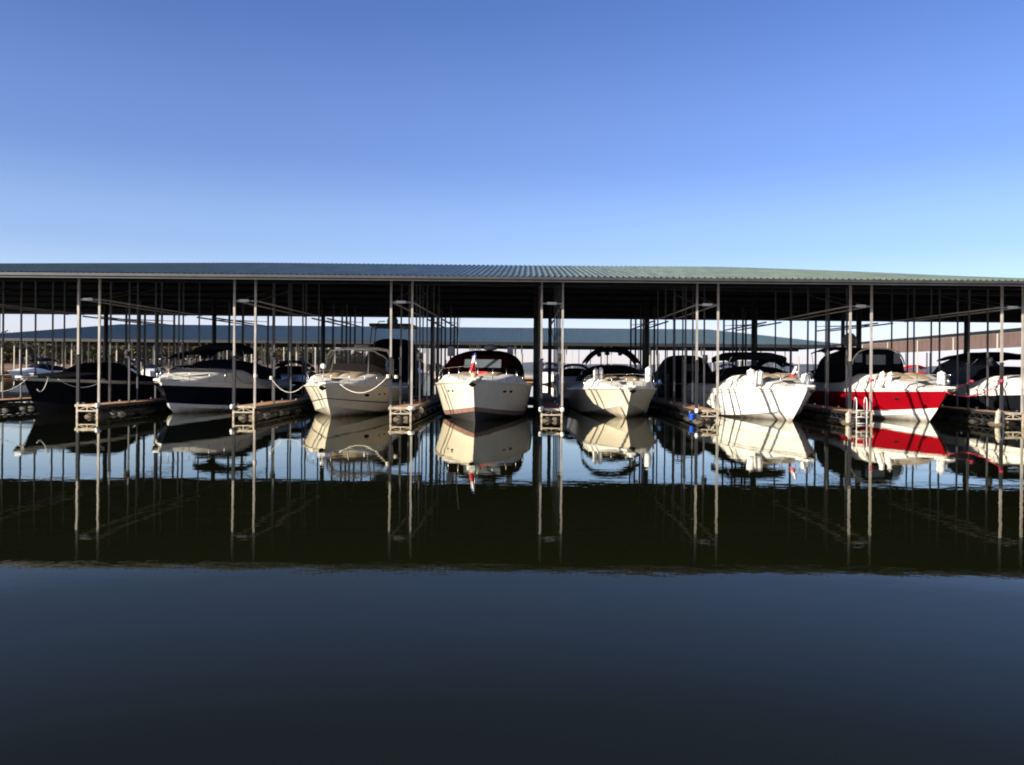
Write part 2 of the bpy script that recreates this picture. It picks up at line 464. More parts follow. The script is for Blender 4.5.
# ------------------------------------------------------------------ finger docks with the posts that carry the roof
FX = [-23.4, -17.3, -11.16, -4.99, 0.94, 7.06, 13.1, 19.07]
HW = .41
FD = 34.2
GZ = .5
def under(y):            # roof underside height at world distance y
    t = y - 32.6
    return EAVE + .1 + (12.1 - abs(12.1 - t)) / 12.1 * 1.15
ROWS = [0, 2.6, 5.2, 7.8, 10.4]
LF = 12.3
def make_finger(label):
    t = thing('finger_dock', label, 'dock', (0, FD, 0), 0, 'finger docks between the boats in the near row')
    # deck boards
    mb = MB()
    n = 82
    for k in range(n):
        y = .02 + k * .15
        mb.box(-HW - .02, HW + .02, y, y + .138, GZ - .05, GZ + random.uniform(-.004, .004))
    mb.build('deck', M['wood'], t)
    # open steel frame at the end
    mb = MB()
    a = HW + .02
    mb.box(-a - .05, a + .05, -.05, .0, GZ - .07, GZ + .02)
    mb.box(-a, a, -.045, -.005, .24, .29)
    mb.box(-.02, .02, -.045, -.005, .29, GZ - .07)
    for x in (-a, a - .07):
        mb.box(x, x + .07, -.05, .02, -.25, GZ - .07)
    mb.beam((-a + .08, -.025, .29), (-.03, -.025, GZ - .08), .02); mb.beam((a - .08, -.025, .29), (.03, -.025, GZ - .08), .02)
    mb.build('end_frame', M['frame'], t)
    for sx in (-1, 1):
        mb = MB(); x = sx * (a)
        mb.box(min(x, x + sx * .05), max(x, x + sx * .05), .02, LF, GZ - .12, GZ - .005)
        mb.box(min(x, x + sx * .04), max(x, x + sx * .04), .02, LF, .16, .2)
        for k in range(20):
            y = .1 + k * .6
            mb.beam((x + sx * .02, y, .2), (x + sx * .02, y + .3, GZ - .12), .025)
            mb.beam((x + sx * .02, y + .3, GZ - .12), (x + sx * .02, y + .6, .2), .025)
        mb.build('side_truss', M['steeldark'], t)
    for k in range(6):
        mb = MB(); y = .45 + k * 2
        mb.lathe([(.22, 0), (.245, .04), (.245, .7), (.22, .74)], (-.15, y, -.08), 14, None, 'Y')
        mb.lathe([(.22, 0), (.245, .04), (.245, .7), (.22, .74)], (.2, y, -.08), 14, None, 'Y')
        mb.build('float', M['floattan'] if k == 0 else M['float'], t)
    for i, ry in enumerate(ROWS):
        for sx in (-1, 1):
            wd = .078 if i == 0 else .062
            x = sx * (HW)
            top = under(FD + ry)
            mb = MB(); lean = random.uniform(-.025, .025); ym = ry + .03 + wd / 2; mb.beam((x, ym, GZ - .1), (x + lean, ym, top), wd)
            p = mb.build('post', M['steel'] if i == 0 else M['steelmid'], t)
            if i <= 1 and sx < 0:
                b2 = MB(); hh = wd / 2 + .014
                b2.box(x - hh, x + hh, ry + .03 - .014, ry + .03 + wd + .014, GZ + .1, 2.42)
                b2.lathe([(.02, 0), (.09, .01), (.09, .05), (.02, .07)], (x, ry + .03 + wd / 2, 2.42), 10)
                b2.build('bumper_sleeve', M['rubber'], p)
    # bracing and lamp
    mb = MB(); mb.box(-HW, HW, .06, .1, 4.62, 4.67); mb.build('cross_bar', M['steel'], t)
    for sx in (-1, 1):
        mb = MB(); mb.box(sx * HW - .025, sx * HW + .025, .1, LF - 1.5, 4.63, 4.68); mb.build('tie_beam', M['steel'], t)
    mb = MB(); mb.beam((-HW, .12, 4.64), (-HW, 5.2, 5.5), .04); mb.beam((HW, .12, 4.64), (HW, 5.2, 5.5), .04)
    mb.build('brace', M['steeldark'], t)
    mb = MB(); mb.box(-.22, .16, -.02, .05, 4.6, 4.7); mb.box(-.17, .11, -.04, -.02, 4.62, 4.66); mb.build('lamp', M['box'], t)
    # cleats
    for y in (.35, 3.4, 6.5):
        for sx in (-1, 1):
            mb = MB(); mb.box(sx * .33 - .02, sx * .33 + .02, y - .02, y + .02, GZ, GZ + .06); mb.tube([(sx * .33, y - .11, GZ + .07), (sx * .33, y + .11, GZ + .07)], .015)
            mb.build('cleat', M['chrome'], t)
    return t
FL = ['finger dock partly out of frame at the far left edge',
      'finger dock beside the black covered boat, leftmost complete steel end frame',
      'finger dock between the navy hulled boat and the cream cruiser with the curved frame',
      'finger dock between the cream cruiser and the cruiser with the flag',
      'red brown decked finger dock just right of the cruiser with the flag',
      'finger dock with the blue bucket hanging from its end',
      'finger dock with the swim ladder beside the red hulled boat',
      'finger dock at the right edge with a white fender hung on its corner']
proto = make_finger(FL[0])
fingers = []
for i, x in enumerate(FX):
    f = proto if i == 0 else copy_tree(proto)
    f.location.x = x; f['label'] = FL[i]; fingers.append(f)
for ch in fingers[4].children:
    if ch.name.startswith('deck'):
        ch.data = ch.data.copy(); ch.data.materials[0] = M['woodred']

# main walkway
wk = thing('floating_walkway', 'long dark floating walkway joining the finger docks under the shed', 'walkway', (0, FD + LF, 0))
mb = MB()
for k in range(520):
    x = -46 + k * .18
    mb.box(x, x + .168, 0, 2.3, GZ - .05, GZ + random.uniform(-.004, .004))
mb.build('deck', M['wood'], wk)
mb = MB(); mb.box(-46, 47, -.06, 0, .1, GZ); mb.box(-46, 47, 2.3, 2.36, .1, GZ); mb.build('edge_beam', M['steeldark'], wk)
for x in FX + [25.1, -29.5]:
    mb = MB(); pr = .24 if x == FX[4] else .12; mb.lathe([(pr, -1), (pr, under(49.0) + .4)], (x - HW, 2.55, 0), 14); mb.build('pile', M['steeldark'], wk)
for x in FX:
    for dx in (-2.2, 2.2):
        pass
# rear row of finger docks
def make_rear(label):
    t = thing('finger_dock', label, 'dock', (0, 48.9, 0), 0, 'finger docks on the far side of the walkway')
    mb = MB()
    for k in range(52): mb.box(-.4, .4, k * .15, k * .15 + .138, GZ - .05, GZ)
    mb.build('deck', M['wood'], t)
    mb = MB(); mb.box(-.45, -.4, 0, 7.8, .05, GZ - .005); mb.box(.4, .45, 0, 7.8, .05, GZ - .005); mb.build('side_truss', M['steeldark'], t)
    for ry in (2.6, 5.1, 7.6):
        for sx in (-1, 1):
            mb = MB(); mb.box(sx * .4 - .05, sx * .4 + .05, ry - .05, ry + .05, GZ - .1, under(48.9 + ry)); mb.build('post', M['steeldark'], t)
    mb = MB()
    for sx in (-1, 1):
        mb.box(sx * .4 - .03, sx * .4 + .03, -2.4, 7.6, 4.62, 4.69)
        mb.beam((sx * .4, 0, 4.66), (sx * .4, 7.6, 4.95), .035)
    mb.build('tie_beam', M['steeldark'], t)
    return t
RL = ['far side finger dock', ]
p2 = None
NM = ['behind the left frame edge', 'behind the black covered boat', 'behind the navy hulled boat', 'behind the cream cruiser',
      'behind the red brown decked finger dock', 'behind the dock with the blue bucket', 'behind the dock with the swim ladder', 'behind the dock at the right edge', 'farthest right in the second row']
for i, x in enumerate([-29.4] + FX + [25.1]):
    pass
rear = make_rear('dark finger dock across the walkway, ' + NM[0])
for i, x in enumerate(FX):
    r = rear if i == 0 else copy_tree(rear)
    r.location.x = x; r['label'] = 'dark finger dock across the walkway, ' + NM[i]

# ------------------------------------------------------------------ second shed, far behind
def hip_shed(name, label, cx, cy, L, W, eave, ridge, hip, mroof, mund, rz=0, posts=True, label_posts=None):
    t = thing(name, label, 'boat shed', (cx, cy, 0), rz)
    def ez(x, back=False):
        d = min((L / 2 - abs(x)) / hip, 1.0) if hip else 1.0
        d = max(d, 0.0)
        return d
    def ridge_pt(x):
        d = ez(x)
        return (W / 2, eave + .15 + (ridge - eave - .15))
    # front slope as ribbed sheet clipped by the hip
    def fb(x):
        d = ez(x); return (W / 2 * d, eave + .15 + (ridge - eave - .15) * d)
    def bb(x):
        d = ez(x); return (W - W / 2 * d, eave + .15 + (ridge - eave - .15) * d)
    mb = MB()
    mb.grid(ribbed_sheet(-L / 2, L / 2, .3, .05, .06, lambda x: (0, eave + .15), fb), mroof, smooth=False)
    mb.grid(ribbed_sheet(-L / 2, L / 2, .3, .05, .06, bb, lambda x: (W, eave + .15)), mroof, smooth=False)
    if hip:
        for sx in (-1, 1):
            mb.add([(sx * L / 2, 0, eave + .15), (sx * L / 2, W, eave + .15), (sx * (L / 2 - hip), W / 2, ridge)], [(0, 1, 2)], mroof)
    mb.build('roof_sheet', None, t)
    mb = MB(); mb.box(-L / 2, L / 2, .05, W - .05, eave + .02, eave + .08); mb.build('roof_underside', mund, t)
    mb = MB(); mb.box(-L / 2, L / 2, -.06, .04, eave - .25, eave + .14); mb.box(-L / 2, L / 2, W - .04, W + .06, eave - .25, eave + .14)
    mb.build('fascia', M['steeldark'], t)
    return t
B2X0, B2X1 = -77, 43.5
s2 = hip_shed('boat_shed', 'second boat shed with green hipped roof seen beyond the near shed', (B2X0 + B2X1) / 2, 116, B2X1 - B2X0, 24, 5.36, 8.0, 17, M['roof2'], M['ceil'])
wk2 = thing('floating_walkway', 'distant low dock carrying white posts under the second shed', 'walkway', (0, 118, 0))
mb = MB(); mb.box(B2X0, B2X1, 9, 11.4, .1, .5); mb.build('deck', M['wood'], wk2)
k = 0
xx = B2X0 + 2
while xx < B2X1:
    for dx in (0, .9):
        for ry in ((0, 4.5, 9) if xx < 0 else (0, 6)):
            if k < 98:
                mb = MB(); mb.box(xx + dx - .07, xx + dx + .07, ry - .07, ry + .07, 0, 5.4); mb.build('post', M['trim'] if xx < 8 or ry == 0 else M['steeldark'], wk2); k += 1  # cream paints the sunlit posts, dark steel the shaded ones behind
    mb = MB(); mb.box(xx, xx + .9, 0, 9, .1, .48); mb.build('finger', M['wood'], wk2)
    xx += 6.1

wk3 = thing('floating_walkway', 'farthest dock line with thin dark mooring posts beyond the second shed', 'walkway', (0, 152, 0))
mb = MB(); mb.box(-70, 95, 0, 2.2, .1, .5); mb.build('deck', M['wood'], wk3)
for k in range(96):
    x = -68 + k * 1.68 + random.uniform(-.6, .6); hgt = random.choice((2.6, 3.4, 4.6, 5.4, 5.4, 6.2))
    yy_ = 1 + random.uniform(-.8, .8); mb = MB(); mb.beam((x, yy_, 0), (x + random.uniform(-.05, .05), yy_, hgt), random.uniform(.09, .2)); mb.build('post', M['steelmid'] if k % 3 else M['trim'], wk3)
# third shed, on the right, set at an angle with brown side panels
A = Vector((41, 108, 0)); B = Vector((42.5, 60, 0))
A = at(838, 343, 112); A.z = 0
B = at(1075, 322, 60); B.z = 0
d = (B - A); LL = d.length; ang = math.atan2(d.y, d.x)
t3 = thing('boat_shed', 'brown panelled boat shed with cream trim, at the right beyond the second row', 'boat shed', A, ang)
mb = MB()
n = int(LL / .5)
for k in range(n): mb.box(k * .5 + .012, k * .5 + .488, -.03 + (.01 if k % 2 else 0), .02, 4.05, 5.2)
mb.build('side_panel', M['tanpanel'], t3)
mb = MB(); mb.box(-.3, LL, -.07, -.032, 5.2, 5.38); mb.build('cream_trim', M['trim'], t3)
mb = MB(); mb.add([(-.6, -.5, 5.38), (LL, -.5, 5.38), (LL, 9, 6.1), (-.6, 9, 6.1), (-.6, -.5, 5.5), (LL, -.5, 5.5), (LL, 9, 6.22), (-.6, 9, 6.22)],
    [(0, 3, 2, 1), (4, 5, 6, 7), (0, 1, 5, 4), (1, 2, 6, 5), (2, 3, 7, 6), (3, 0, 4, 7)]); mb.build('roof_sheet', M['steeldark'], t3)
k = 0
while 1.5 + k * 8 < LL:
    x = 1.5 + k * 8
    mb = MB(); mb.box(x - .1, x + .1, -.12, -.072, .1, 5.2); mb.build('post', M['trim'], t3); k += 1
mb = MB(); mb.box(0, LL, 0, 2, .1, .5); mb.build('deck', M['wood'], t3)

# ------------------------------------------------------------------ boats
def g_full(t, a, p):
    u = min(t / a, 1.0)
    return 1 - (1 - u) ** p
class Hull:
    def __init__(s, L, B, Fb, Fa, rake=1.25, full=1.95, cz=.32, sf=2.25):
        s.sf = sf
        s.L, s.B, s.Fb, s.Fa, s.rake, s.full, s.cz = L, B, Fb, Fa, rake, full, cz
    def zs(s, t): return s.Fb - (s.Fb - s.Fa) * (1 - (1 - t) ** 1.5)
    def zc(s, t):
        u = min(t / .5, 1); return (s.Fb * s.cz) * (1 - u) ** 1.7 + .05
    def zk(s, t):
        u = min(t / .3, 1); return -.55 + .35 * (1 - u) ** 2
    def ystem(s, z): return s.rake * max(0, (s.Fb - z) / s.Fb) ** 1.15
    def side(s, t, q):          # q 0 at the chine, 1 at the sheer
        wc = .88 * s.B / 2 * g_full(t, .50, s.full); ws = s.B / 2 * g_full(t, .44, s.sf) * (1 - .05 * max(0, t - .6))
        z0 = s.zc(t); z1 = s.zs(t)
        fl = 1.0 + .9 * max(0, 1 - t / .45)
        x = wc + (ws - wc) * q ** fl
        z = z0 + (z1 - z0) * q
        zb = s.zc(0) + (s.zs(0) - s.zc(0)) * q
        y0 = s.ystem(zb)
        return Vector((x, y0 + t * (s.L - y0), z))
    def bottom(s, t, q):        # q 0 keel, 1 chine
        c = s.side(t, 0)
        zb = s.zk(0) + (s.zc(0) - s.zk(0)) * q
        y0 = s.ystem(zb)
        return Vector((c.x * q, y0 + t * (s.L - y0), s.zk(t) + (s.zc(t) - s.zk(t)) * q ** .9))
    def w(s, t): return s.side(t, 1).x
    def y2t(s, y): return max(0, min(1, y / s.L))
    def normal(s, t, q):
        a = s.side(t + .01, q) - s.side(max(t - .01, 0), q); b = s.side(t, min(q + .05, 1)) - s.side(t, max(q - .05, 0))
        n = b.cross(a).normalized()
        return n if n.x > 0 else -n
TS = [0, .006, .014, .025, .04, .06, .08, .105, .13, .16, .19, .23, .27, .31, .36, .41, .46, .52, .6, .7, .8, .9, 1.0]
QS = [0, .05, .10, .14, .19, .24, .28, .34, .38, .46, .56, .66, .76, .8, .84, .86, .9, .93, 1.0]

def trunk(h, t, a, ht, tw, side=.16):
    """deck height above the sheer at station t, across position a (-1..1)"""
    up = 0
    if t > .07:
        u = min((t - .07) / max(tw - .07, .01), 1); up = ht * (u * u * (3 - 2 * u)) ** .75
    if t > tw + .06: up *= max(.35, 1 - (t - tw - .06) / .25)
    e = (1 - abs(a)) / side - .25
    e = max(0, min(1, e)); e = e * e * (3 - 2 * e)
    return .02 + .05 * (1 - a * a) + up * e * (1 + .12 * (1 - a * a))

def make_boat(name, label, X, D, yaw, L=10.2, B=3.5, Fb=1.45, Fa=1.05, th=.42, tw=.40, bands=None, bot='bottom', deckm='deck', rubm='fender',
              rail=True, pulpit=True, rake=1.0, group=None, cover=None, bimini=None, shield=None, ports=None, full=1.95, cz=.32, sf=2.25, bexp=3.2, bth=.05, cat='motorboat',
              arch=None, pads=True, enclosure=None, detail=True, cleats=True):
    t_ = thing(name, label, cat, (X, D, 0), yaw, group)
    H = Hull(L, B, Fb, Fa, rake, full, cz, sf)
    bands = bands or [(0, 1, 'white')]
    def bm(q):
        for a, b, m in bands:
            if a <= q < b: return M[m]
        return M[bands[-1][2]]
    mb = MB()
    for sx in (-1, 1):
        rows = [[Vector((sx * p.x, p.y, p.z)) for p in (H.side(t, q) for q in QS)] for t in TS]
        mb.grid(rows, None, True, flip=(sx < 0), matf=lambda i, j: bm((QS[j] + QS[j + 1]) / 2))
        rows = [[Vector((sx * p.x, p.y, p.z)) for p in (H.bottom(t, q) for q in (0, .33, .66, 1))] for t in TS]
        mb.grid(rows, M[bot], True, flip=(sx < 0))
    # transom
    ring = [H.bottom(1, 0)] + [H.bottom(1, q) for q in (.5, 1)] + [H.side(1, q) for q in (.5, 1)]
    vs = [Vector((p.x, p.y, p.z)) for p in ring] + [Vector((-p.x, p.y, p.z)) for p in reversed(ring[1:])]
    mb.add(vs, [tuple(range(len(vs)))], bm(.5))
    hull = mb.build('hull', None, t_)
    # deck
    AS = [-1, -.97, -.9, -.84, -.76, -.66, -.5, -.25, 0, .25, .5, .66, .76, .84, .9, .97, 1]
    rows = []
    for t in TS:
        r = []
        s_ = H.side(t, 1)
        for a in AS:
            r.append((a * s_.x, s_.y, s_.z + (trunk(H, t, a, th, tw) if abs(a) < .999 else 0.0)))
        rows.append(r)
    mb = MB(); mb.grid(rows, M[deckm], True); mb.build('deck', None, t_)
    def dz(a, t): return H.side(t, 1).z + trunk(H, t, a, th, tw)
    # rub rail
    loop = [Vector((H.side(t, 1).x + .01, H.side(t, 1).y, H.side(t, 1).z - .02)) for t in TS]
    lp = [Vector((-p.x, p.y, p.z)) for p in reversed(loop)] + loop[1:]
    mb = MB(); mb.tube(lp, .035, 6); mb.build('rub_rail', M[rubm], t_)
    if pulpit:
        mb = MB(); z = Fb
        pts = [(-.24, .55), (-.2, -.25), (-.12, -.32), (.12, -.32), (.2, -.25), (.24, .55)]
        v = [(x, y, z + .03) for x, y in pts] + [(x, y, z + .1) for x, y in pts]
        n_ = len(pts)
        mb.add(v, [tuple(range(n_))[::-1], tuple(range(n_, 2 * n_))] + [(i, (i + 1) % n_, n_ + (i + 1) % n_, n_ + i) for i in range(n_)])
        mb.build('pulpit', M['white'], t_)
        mb = MB()
        mb.beam((0, -.55, z - .02), (0, .5, z + .15), .05)
        mb.add([(-.16, -.3, z - .14), (0, -.72, z - .02), (.16, -.3, z - .14), (0, -.3, z - .03), (0, -.34, z - .24)], [(0, 1, 3), (1, 2, 3), (0, 4, 1), (1, 4, 2), (0, 3, 4), (2, 4, 3)])
        mb.box(-.09, .09, .5, .75, z + .05, z + .2)
        mb.build('anchor', M['chrome'], t_)
    if rail:
        tr = [.0, .012, .03, .06, .1, .15, .2, .26, .32, .38]
        def rp(t, sx, hh):
            p = H.side(t, 1); return Vector((sx * max(p.x - .1, 0), p.y + (-.3 if t == 0 else (-.12 if t < .02 else 0)), p.z + hh))
        hs = lambda t: .58 if t < .3 else .58 * max(.1, 1 - (t - .3) / .1)
        path = [rp(t, -1, hs(t)) for t in reversed(tr)] + [rp(t, 1, hs(t)) for t in tr[1:]]
        mb = MB(); mb.tube(path, .016, 5); mb.build('bow_rail', M['chrome'], t_)
        for t in (.03, .1, .18, .26, .33):
            for sx in (-1, 1):
                mb = MB(); a = rp(t, sx, 0); b = rp(t, sx, hs(t)); mb.tube([a, b], .013, 5); mb.build('stanchion', M['chrome'], t_)
    if pads and detail:
        # hatches and sun pads on the foredeck follow its camber
        def patch(nm, t0, t1, a0, a1, hgt, m):
            mb = MB(); top = []; N = 6
            for i in range(N + 1):
                t = t0 + (t1 - t0) * i / N; r = []
                for j in range(N + 1):
                    a = a0 + (a1 - a0) * j / N; s_ = H.side(t, 1)
                    e = min(i, N - i, j, N - j); up = hgt * (0 if e == 0 else 1)
                    r.append((a * s_.x, s_.y, dz(a, t) + .004 + up))
                top.append(r)
            mb.grid(top, m, True); mb.build(nm, None, t_)
        patch('sun_pad', .22, .36, -.5, -.05, .06, M[pads if isinstance(pads, str) else 'tan'])
        patch('sun_pad', .22, .36, .05, .5, .06, M[pads if isinstance(pads, str) else 'tan'])
        patch('hatch', .13, .19, -.2, .2, .03, M['glass'])
    yw = H.side(tw, 1).y
    ww = H.w(tw)
    if shield:
        hh, frame_m, glass_m, lower = shield
        lo = []; mid = []; up = []
        for k in range(17):
            a = -1 + 2 * k / 16
            x = ww * .84 * math.sin(a * PI / 2 * .98); y = yw + 1.5 * abs(a) ** 2.6
            t = min(.98, y / L)
            z = dz(min(.84, abs(x) / H.w(t)), t) - .02
            if abs(a) > .6: z = dz(.84, t) - .02
            lo.append(Vector((x, y, z)))
            up.append(Vector((x * .9, y + .55 * min(1, hh), z + hh * (1 - .22 * abs(a) ** 3))))
        zmin = min(p.z for p in lo)
        if lower > 0:
            mid = [l.lerp(u, lower) for l, u in zip(lo, up)]
            mb = MB(); mb.grid([lo, mid], M['browncanvas'], True); mb.build('windshield_cover', None, t_)
        else: mid = lo
        mb = MB(); mb.grid([[p for p in mid], [p for p in up]], M[glass_m], True); g = mb.build('windshield', None, t_)
        mb = MB(); mb.tube(up, .035, 6); mb.tube(lo, .025, 5)
        for k in (0, 5, 11, 16): mb.tube([lo[k], up[k]], .022, 5)
        mb.build('windshield_frame', M[frame_m], g)
    def superell(x0, w_, y, z0, h, e=2.6, n=16):
        r = []
        for k in range(n + 1):
            th_ = PI * k / n
            c = math.cos(th_); s__ = math.sin(th_)
            r.append(Vector((x0 + -w_ * math.copysign(abs(c) ** (2 / e), c), y, z0 + h * abs(s__) ** (2 / e))))
        return r
    def canvas_body(nm, secs, m, e=3.0):
        mb = MB(); rows = [superell(0, w_, y, z0, h, e) for (y, w_, z0, h) in secs]
        mb.grid(rows, None, True, matf=lambda i, j: M[m])
        for rr, fl in ((rows[0], False), (rows[-1], True)):
            b = len(mb.v); mb.v += [tuple(p) for p in rr]; f = list(range(b, b + len(rr)))
            if not fl: f.reverse()
            mb.f.append(f); mb.mi.append(0); mb.sm.append(False)
        return mb.build(nm, None, t_)
    if cover:     # (y0, y1, width, zbase, height, material)
        y0, y1, wd, z0, h, m = cover
        canvas_body('cockpit_cover', [(y0, wd * .62, z0, h * .25), (y0 + .25, wd * .8, z0, h * .72), (y0 + .7, wd * .93, z0 - .05, h * .98), (y0 + 1.4, wd, z0 - .15, h + .12), ((y0 + y1) / 2, wd * 1.02, z0 - .25, h * 1.0 + .15), (y1 - .4, wd, z0 - .3, h * .9), (y1, wd * .95, z0 - .3, h * .5)], m)
    if bimini:    # (y0, y1, halfwidth, ztop, drop, material, zfoot)
        y0, y1, wd, zt, dr, m, zf = bimini
        rows = []; und = []
        for i in range(7):
            u = i / 6; y = y0 + (y1 - y0) * u
            rr = []; ru = []
            for k in range(15):
                a = -1 + 2 * k / 14
                z = zt - dr * abs(a) ** bexp - .12 * (2 * u - 1) ** 2 + .015 * math.cos(u * PI * 6)
                rr.append((a * wd, y, z)); ru.append((a * wd * .985, y, z - bth))
            rows.append(rr); und.append(ru)
        mb = MB(); mb.grid(rows, M[m], True); mb.grid(und, M[m], True, flip=True)
        for A_, B_ in ((rows[0], und[0]), (rows[-1], und[-1])): mb.grid([A_, B_], M[m])
        mb.grid([[r[0] for r in rows], [r[0] for r in und]], M[m]); mb.grid([[r[-1] for r in rows], [r[-1] for r in und]], M[m])
        bi = mb.build('bimini_top', None, t_)
        ymid = (y0 + y1) / 2
        for sx in (-1, 1):
            for ya in (y0 + .1, y1 - .1):
                mb = MB(); mb.tube([(sx * wd * .99, ya, zt - dr - .05), (sx * (wd + .12), ymid + (ya - ymid) * .2, zf)], .016, 5); mb.build('bow_pole', M['chrome'], bi)
    if enclosure:  # list of sections y,w,z0,h ; material ; front windows
        secs, m, win = enclosure
        en = canvas_body('canvas_enclosure', secs, m)
        if win:
            for (xa, xb, za, zb) in win:
                (y0, w0, z0, h0) = secs[0]; (y1, w1, z1, h1) = secs[1]
                mb = MB()
                def fy(z):   # front surface y at height z: interpolate between section 0 top and section 1 top
                    zt0 = z0 + h0; zt1 = z1 + h1
                    return (y0 if z <= zt0 else y0 + (y1 - y0) * min(1, (z - zt0) / max(zt1 - zt0, .01))) - .03
                mb.grid([[(xa, fy(za), za), (xb, fy(za), za)], [(xa, fy((za + zb) / 2), (za + zb) / 2), (xb, fy((za + zb) / 2), (za + zb) / 2)], [(xa, fy(zb), zb), (xb, fy(zb), zb)]], M['clear2'], False, flip=False)
                mb.build('window', None, en)
    if arch:      # (y, halfwidth, ztop, zfoot, material)
        y, wd, zt, zf, m = arch
        pts = [(-wd - .1, y - .5, zf), (-wd, y, zf + (zt - zf) * .6), (-wd * .85, y + .2, zt - .08), (-wd * .5, y + .25, zt), (wd * .5, y + .25, zt), (wd * .85, y + .2, zt - .08), (wd, y, zf + (zt - zf) * .6), (wd + .1, y - .5, zf)]
        mb = MB(); mb.tube(pts, .075, 8); mb.build('radar_arch', M[m], t_)
    if ports:
        for (sx, t, q, r) in ports:
            p = H.side(t, q); n_ = H.normal(t, q); p = Vector((sx * p.x, p.y, p.z)); n_ = Vector((sx * n_.x, n_.y, n_.z))
            tg = (H.side(t + .01, q) - H.side(t - .01, q)).normalized(); tg = Vector((sx * tg.x, tg.y, tg.z)); up = n_.cross(tg).normalized()
            mb = MB()
            v = [p + n_ * .02]; ring = []
            for k in range(14):
                a = 2 * PI * k / 14; v.append(p + n_ * .014 + tg * r * math.cos(a) + up * r * .38 * math.sin(a))
            for k in range(14):
                a = 2 * PI * k / 14; v.append(p - n_ * .03 + tg * r * 1.1 * math.cos(a) + up * r * .45 * math.sin(a))
            f = [(0, 1 + k, 1 + (k + 1) % 14) for k in range(14)] + [(1 + k, 15 + k, 15 + (k + 1) % 14, 1 + (k + 1) % 14) for k in range(14)]
            mb.add(v, f); mb.build('porthole', M['glass2'], t_)
    if cleats and detail:
        for sx in (-1, 1):
            for t in (.08, .3):
                p = H.side(t, 1); mb = MB(); c = Vector((sx * (p.x - .14), p.y, p.z + .06))
                mb.tube([c + Vector((0, -.12, .03)), c + Vector((0, .12, .03))], .018, 5); mb.box(c.x - .02, c.x + .02, c.y - .03, c.y + .03, c.z - .06, c.z + .03); mb.build('cleat', M['chrome'], t_)
    return t_, H
M['clear2'] = mat('cloudy_vinyl', (0.10, 0.115, 0.12), 0.15, var=0.15, scale=3)
M['glass2'] = mat('dark_port_glass', (0.015, 0.012, 0.01), 0.1, var=0.1)

G1 = 'cruisers moored bow out along the near row'
# 1 black covered boat at the left
b1, H1 = make_boat('motorboat', 'black hulled boat under a dark fitted cover with a pale gunwale at the far left', -20.75, 35.8, R(-4), L=10.6, B=3.6, Fb=1.5, Fa=1.2, th=.3,
    bands=[(0, .93, 'black'), (.93, 1, 'greyline')] if False else [(0, .9, 'black'), (.9, 1, 'cream')], bot='bottom', deckm='canvas', rubm='cream', rail=False, pads=False, group=G1,
    enclosure=([(1.4, .9, 1.45, .08), (2.6, 1.35, 1.4, .22), (4.2, 1.6, 1.3, .42), (4.8, 1.15, 1.3, .85), (6.2, 1.15, 1.2, 1.02), (7.0, 1.45, 1.1, .62), (9.2, 1.6, 1.0, .5), (10.5, 1.5, 1.0, .3)], 'canvas', None))
# 2 navy hull
b2, H2 = make_boat('motorboat', 'navy hulled boat with white bottom, pale foredeck and dark bimini', -15.35, 36.4, R(-6), L=10.2, B=3.8, Fb=1.42, Fa=1.1, th=.58, tw=.42,
    bands=[(0, .14, 'white'), (.14, .84, 'navy'), (.84, 1, 'white')], bot='white', rubm='white', pads=False, group=G1, rail=True,
    cover=(4.4, 9.5, 1.5, 1.7, .72, 'bluecanvas'), bimini=(5.1, 7.0, 1.2, 3.2, .3, 'canvas', 1.8), bth=.24, cz=.2)
# 3 cream cruiser with curved frame
b3, H3 = make_boat('motorboat', 'cream cruiser with a tall curved windshield frame and thin dark hull line', -8.15, 34.9, R(-2), L=10.4, B=3.75, Fb=1.36, Fa=1.1, th=.45, tw=.38,
    bands=[(0, .34, 'cream'), (.34, .38, 'stripe'), (.38, 1, 'cream')], bot='cream', rubm='cream', pads='tan', group=G1,
    shield=(1.1, 'cream', 'clear', .42), ports=[(1, .2, .62, .17), (1, .29, .68, .09), (1, .34, .7, .09)], cover=(5.6, 9.6, 1.4, 1.3, .6, 'canvas'), arch=(6.3, 1.5, 2.95, 1.6, 'cream'))
# 4 flag cruiser
secs4 = [(4.0, 1.5, 1.68, .3), (4.5, 1.66, 1.6, .95), (5.2, 1.76, 1.5, 1.3), (6.4, 1.74, 1.4, 1.48), (8.2, 1.6, 1.3, 1.35), (9.3, 1.5, 1.2, .7)]
b4, H4 = make_boat('motorboat', 'white cruiser with a small flag on its bow and a rounded maroon black canopy', -2.05, 32.6, R(-1.5), L=11.0, B=4.0, sf=1.85, full=1.75, cz=.24, Fb=1.6, Fa=1.25, th=.32, tw=.36,
    bands=[(0, .14, 'copper'), (.14, .66, 'cream'), (.66, .70, 'stripe2'), (.70, 1, 'cream')] if False else [(0, .14, 'copper'), (.14, 1, 'cream')], bot='bottom', rubm='cream', pads='tan', group=G1,
    ports=[(1, .17, .72, .13), (1, .215, .73, .13), (-1, .15, .72, .1), (-1, .19, .73, .1)], enclosure=(secs4, 'maroon', [(-.75, .8, 2.1, 2.45)]))
